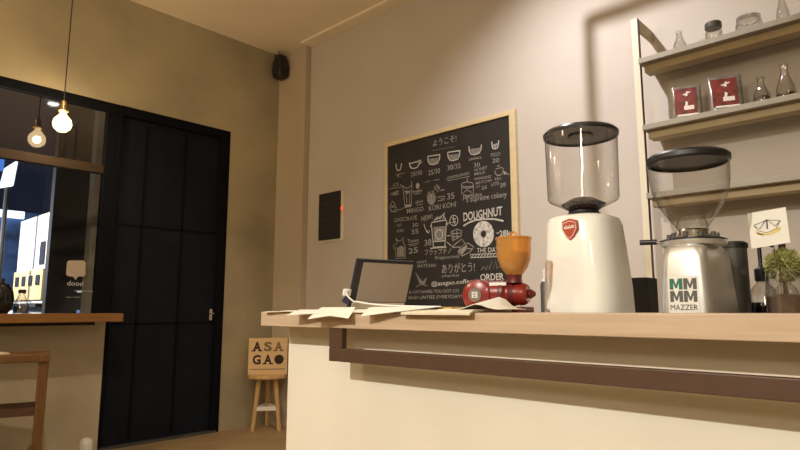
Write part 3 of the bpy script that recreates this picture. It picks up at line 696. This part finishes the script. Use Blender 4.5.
# ============================================================ TABLET
Pl, Pr = Vector((1.165,1.300,0)), Vector((1.352,1.258,0))
d = (Pr-Pl).normalized(); nrm = Vector((d.y,-d.x,0)); 
if nrm.y > 0: nrm = -nrm
upv = (Vector((0,0,1))*.147 + Vector((.0,-.042,0))).normalized()
zv = d.cross(upv).normalized(); W = (Pr-Pl).length; Ht = .150
tb = thing('tablet', 'tablet with taupe cover and black edge leaning on the ledge', 'tablet', (1.26, 1.29, 1.054))
Tt = basis(Pl+Vector((0,0,1.060))-Vector(tb.location), d, upv, zv)
if (Tt.to_3x3() @ Vector((0,0,1))).y > 0: sgn = -1
else: sgn = 1
f = MB(); f.box(-.004, W+.004, -.004, Ht+.004, -.006, .006, Tt, bev=.003); f.build('case', M['black'], tb)
f = MB(); f.box(.017, W, .026, Ht-.006, .006*sgn, .0075*sgn, Tt); f.build('cover', M['taupe'], tb)
f = MB(); f.box(.005, W-.005, -.004, .024, .007*sgn, .0105*sgn, Tt); f.build('lower_strip', P('pale_strip', (.66,.56,.46), .5), tb)
f = MB(); f.prism([(0,0),(.09,0),(.085,.006),(.02,.10),(.012,.10)], .16, Tt @ basis((.03,.0,-.008*sgn), (0,0,-1*sgn), (0,1,0), (1*sgn,0,0)))
f.build('stand', M['black'], tb)
# white cable
pc = Tt @ Vector((-.004, .052, 0)) + Vector(tb.location)
f = MB()
cps = [pc+Vector((.002,0,0)), pc+Vector((-.012,-.006,.006)), pc+Vector((-.024,-.012,-.006)), pc+Vector((-.018,-.035,-.026)), Vector((1.14,1.235,1.083)), Vector((1.15,1.17,1.075)), Vector((1.16,1.07,1.070)), Vector((1.20,.98,1.068))]
def smooth_pts(ps, n=6):
    out = []
    for i in range(len(ps)-1):
        a, b, c, e = ps[max(i-1,0)], ps[i], ps[i+1], ps[min(i+2,len(ps)-1)]
        for k in range(n):
            s = k/n; out.append(.5*((2*b)+(c-a)*s+(2*a-5*b+4*c-e)*s*s+(3*b-a-3*c+e)*s**3))
    return out+[ps[-1]]
cable = thing('charging_cable', 'white charging cable plugged into the left edge of the tablet', 'cable', (1.15, 1.2, 1.07))
f.tube([p-cable.location for p in smooth_pts(cps)], .0024, 8); f.build('cord', M['white'], cable, smooth=60)
f = MB(); f.box(-.026, -.003, .042, .062, -.006, .006, Tt, bev=.003)
o = f.build('plug', M['white'], cable); o.location = Vector(tb.location)-Vector(cable.location)

# ============================================================ PAPERS on the ledge
def sheet(name, label, cx, cy, w, dpt, rz, z, th, mat, cat, group, droop=.8, curl=None, tilt=0, up=False):
    """w along y, dpt along x; the part past the ledge front droops"""
    t = MB(); nx, ny = 10, 10; top = []; bot = []
    ca, sa = math.cos(rz), math.sin(rz)
    for lay, store in ((th, top), (0, bot)):
        for i in range(nx+1):
            row = []
            for j in range(ny+1):
                a = (i/nx-.5)*dpt; b = (j/ny-.5)*w
                x = cx+a*ca-b*sa; y = cy+a*sa+b*ca
                zz = z+lay+tilt*(y-cy)
                if x < 1.1: zz -= droop*(1.1-x)+2*(1.1-x)**2
                if curl and (x < 1.1 or up): zz += curl(i/nx, j/ny)
                row.append(t.b.verts.new((x-cx, y-cy, zz-z)))
            store.append(row)
    for i in range(nx):
        for j in range(ny):
            t.b.faces.new([top[i][j], top[i+1][j], top[i+1][j+1], top[i][j+1]])
            t.b.faces.new([bot[i][j], bot[i][j+1], bot[i+1][j+1], bot[i+1][j]])
    for i in range(nx):
        for j in (0, ny): t.b.faces.new([top[i][j], top[i+1][j], bot[i+1][j], bot[i][j]])
    for j in range(ny):
        for i in (0, nx): t.b.faces.new([top[i][j], top[i][j+1], bot[i][j+1], bot[i][j]])
    o = t.build(name, M[mat], smooth=40); o.location = (cx, cy, z)
    return tag(o, label, cat, group)
G = 'loose papers along the ledge'
sheet('leaflet', 'leftmost cream leaflet at the left end of the oak ledge', 1.185, 1.53, .17, .19, .10, 1.0550, .0012, 'cream', 'leaflet', G, .1)
sheet('leaflet', 'second cream leaflet from the left end of the ledge', 1.180, 1.44, .16, .19, -.06, 1.0575, .0012, 'paper', 'leaflet', G, .15)
sheet('leaflet', 'leaflet just left of the tablet foot, lapping over its neighbour', 1.108, 1.365, .15, .10, .12, 1.0600, .0015, 'paper', 'leaflet', G, .2)
sheet('leaflet', 'white leaflet drooping over the ledge edge below the tablet corner', 1.106, 1.270, .14, .10, .2, 1.0665, .0015, 'paper', 'leaflet', G, .45, curl=lambda i, j: -.010*max(0, .4-i)*max(0, .45-j)*8)
sheet('notepad', 'thick cream notepad below the middle of the tablet', 1.180, 1.145, .20, .18, -.05, 1.0560, .006, 'paper', 'notepad', G, .3)
sheet('card_stack', 'yellow edged card stack beneath the chalkboard corner', 1.215, 1.02, .24, .16, .03, 1.0615, .0045, 'kraft', 'card stack', G, .2)
sheet('leaflet', 'long leaflet on top of the yellow edged cards', 1.165, 1.04, .22, .17, .16, 1.0665, .0015, 'paper', 'leaflet', G, .55)
sheet('notepad', 'cream notepad sagging over the ledge in front of the red grinder', 1.165, .905, .21, .17, .0, 1.0565, .005, 'cream', 'notepad', G, .35)
sheet('leaflet', 'curled white leaflet peaking in front of the red grinder', 1.165, .83, .17, .13, .15, 1.0610, .0012, 'paper', 'leaflet', G, .4, up=True, curl=lambda i, j: .030*math.exp(-((j-.38)/.16)**2)*(.4+.6*i))

# ============================================================ THINGS ON THE WORKTOP BEHIND
t = thing('storage_box', 'black open box standing behind the white grinder', 'box', (1.80, .69, .88))
f = MB(); f.box(-.04,.04,-.028,.036,0,.275, bev=.004); f.build('body', M['softblack'], t)
f = MB(); f.prism([(0,0),(.02,0),(.004,.06)], .03, basis((-.04,.045,.22),(0,-1,0),(0,0,1),(1,0,0))); f.build('flap', M['softblack'], t)
t = thing('syrup_bottle', 'slim white topped dark bottle left of the white grinder', 'bottle', (1.78, .998, .88))
f = MB(); f.lathe([(.022,0),(.023,.01),(.023,.265),(.018,.275)], 28); f.build('body', M['grey'], t, smooth=30)
f = MB(); f.lathe([(.019,.27),(.019,.275),(.014,.282),(.014,.315),(.0,.317)], 24); f.build('cap', M['white'], t, smooth=30)

def pump_bottle(p, lab, liquid, rz):
    t = thing('pump_bottle', lab, 'bottle', p, rz)
    f = MB(); f.lathe([(.033,0),(.035,.006),(.035,.13),(.033,.215),(.026,.238),(.013,.252),(.013,.262)], 32, cap=False); f.build('body', M['glass'], t, smooth=40)
    f = MB(); f.lathe([(.031,.004),(.0325,.20),(0,.20)], 32); f.build('syrup', liquid, t, smooth=40)
    f = MB(); f.lathe([(.015,.255),(.0165,.262),(.0165,.288),(.007,.294),(.005,.30),(.005,.345),(.009,.347),(.009,.360),(0,.362)], 24)
    f.tube([(0,0,.354),(-.025,0,.354),(-.036,0,.345)], [.006,.005,.0035], 10); f.build('pump', M['black'], t, smooth=40)
    f = MB(); f.lathe([(.0355,.10),(.0355,.19)], 32, cap=False); f.build('label_band', M['bottleblk'], t, smooth=40)
    return t
dk = P('dark_syrup', (.02,.015,.012), .3)
pump_bottle((1.82, .383, .88), 'clear pump bottle with black pump left of the plant', dk, math.radians(70))
pump_bottle((1.90, .345, .88), 'pump bottle with black pump directly behind the plant', P('amber_syrup', (.22,.11,.06), .3), math.radians(200))
pump_bottle((1.88, .272, .88), 'pump bottle cut by the right edge of the picture', dk, math.radians(70))
# plant
pl = thing('potted_plant', 'round tufty green ball plant in a clear glass jar', 'plant', (1.70, .308, .88))
f = MB(); f.lathe([(.030,0),(.042,.008),(.043,.10),(.044,.22),(.040,.275)], 36, cap=False); pt = f.build('glass_jar', M['glass'], pl, smooth=40)
f = MB(); f.lathe([(.0,.003),(.036,.006),(.041,.012),(.041,.195),(.044,.212),(.0,.220)], 36); f.build('soil', M['soil'], pl, smooth=40)
f = MB(); f.tube([(0,0,.21),(.002,.002,.24),(0,0,.28)], [.006,.004,.004]); f.build('stem', P('dark_stem', (.07,.035,.015), .8), pl)
f = MB(); R0 = .046; cz = .288
random.seed(11)
f.lathe([(0,-.028),(.02,-.02),(.028,0),(.02,.02),(0,.028)], 14, o=(0,0,cz))
for k in range(1300):
    z = 1-2*(k+.5)/1300; a = k*2.399963; r = math.sqrt(1-z*z)
    dd = Vector((r*math.cos(a), r*math.sin(a), z)); dd = (dd+Vector([random.uniform(-.18,.18) for _ in range(3)])).normalized()
    rr = R0*random.uniform(.86, 1.06); b0 = dd*.02; e = dd*rr
    s = dd.orthogonal().normalized(); s.rotate(Matrix.Rotation(random.uniform(0, 6), 3, dd)); s *= .0016
    m = b0.lerp(e, .6)+Vector([random.uniform(-.003,.003) for _ in range(3)])
    vs = [f.b.verts.new(v+Vector((0,0,cz))) for v in (b0-s*.5, b0+s*.5, m+s, e, m-s)]
    f.b.faces.new(vs)
o = f.build('foliage', M['plant'], pl)
# card on a wire holder
ch = thing('card_holder', 'thin wire card holder stuck beside the ball plant', 'card holder', (1.665, .318, 1.09))
f = MB(); f.tube([(.0,0,-.02),(.002,0,.06),(-.005,0,.13),(-.008,.002,.142)]+[( -.008, .002+.010*math.sin(a), .152-.010*math.cos(a)) for a in [k*PI/5 for k in range(1, 10)]], .0011, 6)
f.build('wire', M['chrome'], ch)
cpx = 1.655
cs = [onx(u, v, cpx) for u, v in ((747.5,213.5),(785.5,207),(790.5,242.5),(751.5,248.8))]
f = MB(); vs = []
for dx in (0, .0015): vs.append([f.b.verts.new((p.x+dx-cpx, p.y-cs[3].y, p.z-cs[3].z)) for p in cs])
f.b.faces.new(vs[0]); f.b.faces.new(vs[1][::-1])
for k in range(4): f.b.faces.new([vs[0][k], vs[0][(k+1)%4], vs[1][(k+1)%4], vs[1][k]])
cd = thing('picture_card', 'white card with a line drawing of a paper boat', 'card', (cpx, cs[3].y, cs[3].z))
f.build('card', P('card_white', (.84,.82,.74), .8), cd)
Tk = basis((0, 0, 0), (0,-1,0), (0,0,1), (-1,0,0))
def K(u, v): p = onx(u, v, cpx); return (cs[3].y-p.y, p.z-cs[3].z)
f = MB()
f.strokes([[K(*q) for q in l] for l in ([(754,226),(759,231),(767,232.8),(776,229),(780.5,220.5)], [(753.5,225.5),(766.8,220),(780.5,220.5)], [(766.8,219.5),(759.5,229)], [(766.8,219.5),(775,226)], [(754,226),(760,229),(765,220.5)], [(775,226),(780,221)])], .0011, Tk)
f.strokes([[K(766.8,219.5), K(767.4,229)]], .0030, Tk)
f.build('boat_drawing', M['ink'], cd)
f = MB()
f.strokes([[K(*q) for q in l] for l in ([(755.5,231.5),(761,234),(768,234.3),(774,232.5),(780.5,229)], [(757,233.5),(764,235.3)], [(772,231),(781,227.5)])], .0045, Tk, z0=-.0003)
f.build('yellow_wash', M['print_y'], cd)

# ============================================================ SHELF RACK
XS = 3.21
sr = thing('wall_shelf_rack', 'three tier taupe wall shelf rack with cream uprights', 'shelf', (XS, 0, 0))
YE, YEND = 1.187, -1.5
for y in (YE, YEND):
    f = MB(); f.box(.02, .045, y, y+.036, 0, 2.70); f.build('upright', M['upright'], sr, bevel=.002)
    f = MB(); f.box(.045, XW-XS, y, y+.014, 2.63, 2.70); f.build('top_bracket', M['apron'], sr)
    f = MB(); f.box(.020, .046, y-.002, y, 0, 2.70); f.build('upright_edge', M['rail'], sr)
SZ = (2.450, 2.066, 1.685)
for z in SZ:
    f = MB(); f.box(0, XW-XS, YEND-.02, YE, z-.030, z); b_ = f.build('shelf_board', M['shelf'], sr, bevel=.002)
    f = MB(); f.box(.045, .125, YEND-.02, YE-.015, z-.072, z-.030); f.build('shelf_apron', M['apron'], sr, bevel=.002)

def on_shelf(u, v, z, x=3.30):
    return (x, onx(u, v, x).y, z)
def jar(name, lab, cat, p, prof, fill=None, lid=None, fillmat=None, lidmat=None, closed=False):
    t = thing(name, lab, cat, p)
    f = MB(); f.lathe(prof, 32, cap=False); f.build('glass_body', M['glass'], t, smooth=50)
    if fill: f = MB(); f.lathe(fill, 28); f.build('contents', fillmat or M['beans'], t, smooth=50)
    if lid: f = MB(); f.lathe(lid, 28); f.build('lid', lidmat or M['grey'], t, smooth=35)
    return t
SC = 1.0
cone = [(.034,0),(.037,.01),(.034,.045),(.018,.085),(.014,.10),(.016,.125),(.018,.128)]
jar('glass_flask', 'small clear flask at left end of the top shelf', 'bottle', on_shelf(680, 46, SZ[0]), cone, [(.030,.003),(.033,.012),(.033,.016),(.0,.018)])
jar('glass_tumbler', 'tiny clear glass beside lidded jar on top shelf', 'glass', on_shelf(702, 41, SZ[0], 3.34), [(.014,0),(.016,.004),(.017,.055),(.017,.056)])
jar('lidded_jar', 'clear jar with dark metal lid on top shelf', 'jar', on_shelf(714, 37, SZ[0]), [(.036,0),(.040,.01),(.041,.06),(.034,.085),(.034,.095)], None, [(.040,.085),(.041,.088),(.041,.112),(.038,.116),(0,.117)])
t = jar('clip_jar', 'squat round clip-top glass jar on top shelf', 'jar', on_shelf(749, 27, SZ[0]), [(.045,0),(.058,.012),(.062,.04),(.057,.066),(.050,.072),(.055,.078),(.055,.090),(.0,.098)], [(.040,.003),(.050,.012),(.045,.018),(0,.02)])
f = MB(); f.tube([(.054*math.cos(a*PI/12), .054*math.sin(a*PI/12), .073) for a in range(25)], .002, 6); f.build('wire_clip', M['chrome'], t)
jar('glass_flask', 'clear flask at the right on top shelf, cut by the picture top', 'bottle', on_shelf(783, 16, SZ[0]), [(x*.8, z*1.4) for x, z in cone], [(.022,.003),(.026,.012),(.0,.014)])
jar('bean_flask', 'flask of coffee beans right of the two red bags', 'bottle', on_shelf(762, 97, SZ[1]), [(x*1.05, z*1.15) for x, z in cone], [(.032,.003),(.037,.012),(.034,.042),(.0,.046)])
jar('bean_flask', 'rightmost flask of coffee beans on the middle shelf', 'bottle', on_shelf(786, 92, SZ[1]), [(x*1.15, z*1.45) for x, z in cone], [(.036,.003),(.040,.012),(.038,.034),(.0,.038)])

def coffee_bag(p, lab, w, h, rz, lean):
    t = thing('coffee_bag', lab, 'coffee bag', p, rz)
    T = Matrix.Rotation(lean, 4, 'Y')
    f = MB(); f.loft([(.0,.0,0,.030,w/2,4),(.02,.0,0,.034,w/2,4),(h*.5,0,0,.028,w/2*.98,4),(h*.85,0,0,.010,w/2*.99,4),(h,0,0,.003,w/2,6)], 32, T=T)
    f.build('bag', M['foil'], t, smooth=50)
    # label panel following the front of the bag
    def fx(z): 
        q = z/h
        return -(.0345-(.006*(q/.5)) if q < .5 else .0285-.018*((q-.5)/.35) if q < .85 else .0105-.0065*((q-.85)/.15))-.002
    f = MB(); n = 8
    rows = []
    for i in range(n+1):
        z = h*(.10+.82*i/n)
        rows.append([f.b.verts.new(T @ Vector((fx(z)-dx, s*w, z))) for s in (.43, -.33) for dx in (0,)])
    for a, b in zip(rows, rows[1:]): f.b.faces.new([a[0], a[1], b[1], b[0]])
    lb = f.build('label_panel', M['redlab'], t)
    def q(pts, mat=None):
        f = MB(); f.b.faces.new([f.b.verts.new(T @ Vector((fx(h*b)-.0015, -a*w, h*b))) for a, b in pts])
        f.build('label_print', M['paleart'], lb)
    q([(-.12,.24),(.22,.24),(.22,.36),(-.12,.36)]); q([(-.08,.36),(.0,.36),(.03,.46),(-.05,.50)])
    q([(-.15,.72),(.10,.80),(.14,.77),(-.10,.69)]); q([(-.06,.66),(.02,.66),(.05,.80),(.0,.82)]); q([(-.36,.12),(.36,.12),(.36,.07),(-.36,.07)])
    return t
coffee_bag(on_shelf(688, 115, SZ[1], 3.295), 'left red labelled silver coffee bag on middle shelf', .142, .195, math.radians(18), math.radians(3))
coffee_bag(on_shelf(727, 107, SZ[1], 3.295), 'right red labelled silver coffee bag on middle shelf', .155, .200, math.radians(22), math.radians(5))

# ============================================================ SIGN STOOL
SX, SY = 3.215, 4.665
t = thing('wooden_stool', 'round pine stool with white brace in the corner', 'stool', (SX, SY, 0))
f = MB(); f.lathe([(.0,.450),(.165,.450),(.175,.457),(.175,.480),(.168,.487),(0,.487)], 40); f.build('seat', M['pine'], t, smooth=35)
feet = ((3.085,4.68),(3.262,4.53),(3.32,4.80))
for x, y in feet:
    dx, dy = x-SX, y-SY
    f = MB(); f.tube([(dx*.62,dy*.62,.452),(dx,dy,0)], [.022,.018], 14); f.build('leg', M['pine'], t, smooth=40)
f = MB()
pts = [Vector(((x-SX)*.88, (y-SY)*.88, .19)) for x, y in feet]
f.bar(pts[0], pts[1], .022, .034); f.bar(pts[1], pts[2], .022, .034); f.bar(pts[2], pts[0], .022, .034); f.build('brace', M['white'], t)
sg = thing('sign_box', 'plywood box sign reading ASAGAO standing on the pine stool', 'sign', (SX, SY, .487), math.radians(-35))
f = MB(); w = .172
f.box(-w, w, -.08, .08, 0, .318, bev=.003); f.build('box', M['ply'], sg)
Tn = basis((0,-.0805,0), (1,0,0), (0,0,1), (0,-1,0))
for ch_, cx, cz, mt in (('A',-.098,.205,'burnt'),('S',-.002,.205,'fade'),('A',.092,.205,'fade'),('G',-.098,.090,'burnt'),('A',0,.090,'burnt')):
    f = MB(); lwid = .072; add_text(f, ch_, lwid, .085, Tn @ Matrix.Translation((cx-lwid/2, cz, 0)), .0008, bold=.04)
    if ch_ == 'A':
        for sx in (-.030, .030): f.box(cx+sx-.018, cx+sx+.018, -.0813, -.0805, cz, cz+.011)
    f.build('letter', M[mt], sg)
f = MB(); f.lathe([(0,0),(.042,0),(.042,.001),(0,.001)], 32, T=Tn @ Matrix.Translation((.098,.132,0))); f.build('letter', M['burnt'], sg)
f = MB(); f.box(-.15,.15,-.0815,-.080,.045,.050); f.build('groove_line', M['burnt'], sg)

# white dome by the low wall
p = ony(86, 447, 4.66)
f = MB(); f.lathe([(.045,0),(.045,p.z+.02),(.040,p.z+.045),(.022,p.z+.062),(0,p.z+.066)], 28)
o = f.build('door_stop', M['dome'], smooth=60); o.location = (p.x, 4.66, 0); tag(o, 'white round-topped stop on floor by the door', 'door stop')

# ============================================================ LIGHT
KEYC = (1, .94, .84); WARM = (1, .68, .34)
spot('key_lamp', (-2.9, .58, 3.42), (1.2, .9, .78), KEYC, 570, .04, 50, .7)
spot('grinder_lamp', (WPOS[0], WPOS[1], ZC-.03), (3.15, 1.35, 1.2), (1, .95, .95), 150, .015, 128, 1)
spot('room_lamp', (.6, 2.3, 3.6), (.8, 4.4, .6), (1,.80,.56), 120, .04, 84, .5)
point('far_fill', (-2.6, -1.4, 2.5), (1,.84,.60), 85, .25)  # added fill without a fixture, softens the counter shadows
point('far_fill', (-1.6, 2.6, 2.7), (1,.78,.50), 70, .25)  # second added fill, lifts walls and ceiling
point('near_fill', (.5, -1.8, 3.3), (1,.8,.55), 12, .25)  # weak fill added behind the camera, no fixture
for x in (): point('pendant_light', (x, 4.62, 2.22 if x > 1 else 2.25), WARM, 13, .06)
# point lights without fixtures, added outside to light the building fronts
l = bpy.data.lights.new('facade_fill', 'POINT'); 
point('facade_fill', (1.3, 9.6, 2.0), (1, .95, .85), 330, .1); point('blue_facade_fill', (.6, 11.2, 2.2), (.35, .55, 1), 160, .1)
w = bpy.data.worlds.new('night'); bpy.context.scene.world = w; w.use_nodes = True
bg = w.node_tree.nodes['Background']; bg.inputs['Color'].default_value = (.010, .014, .028, 1); bg.inputs['Strength'].default_value = 1

# ============================================================ CAMERA
cam = bpy.data.cameras.new('camera'); cam.sensor_width = 36; cam.lens = F_PX/800*36; cam.clip_start = .02
co = bpy.data.objects.new('camera', cam); C.objects.link(co); co.location = (0, 0, CAM_H); co.rotation_euler = (PI/2+PITCH, 0, -YAW)
sc = bpy.context.scene; sc.camera = co
sc.view_settings.view_transform = 'Standard'; sc.view_settings.look = 'None'; sc.view_settings.exposure = .25; sc.view_settings.gamma = 1
sc.cycles.transparent_max_bounces = 24
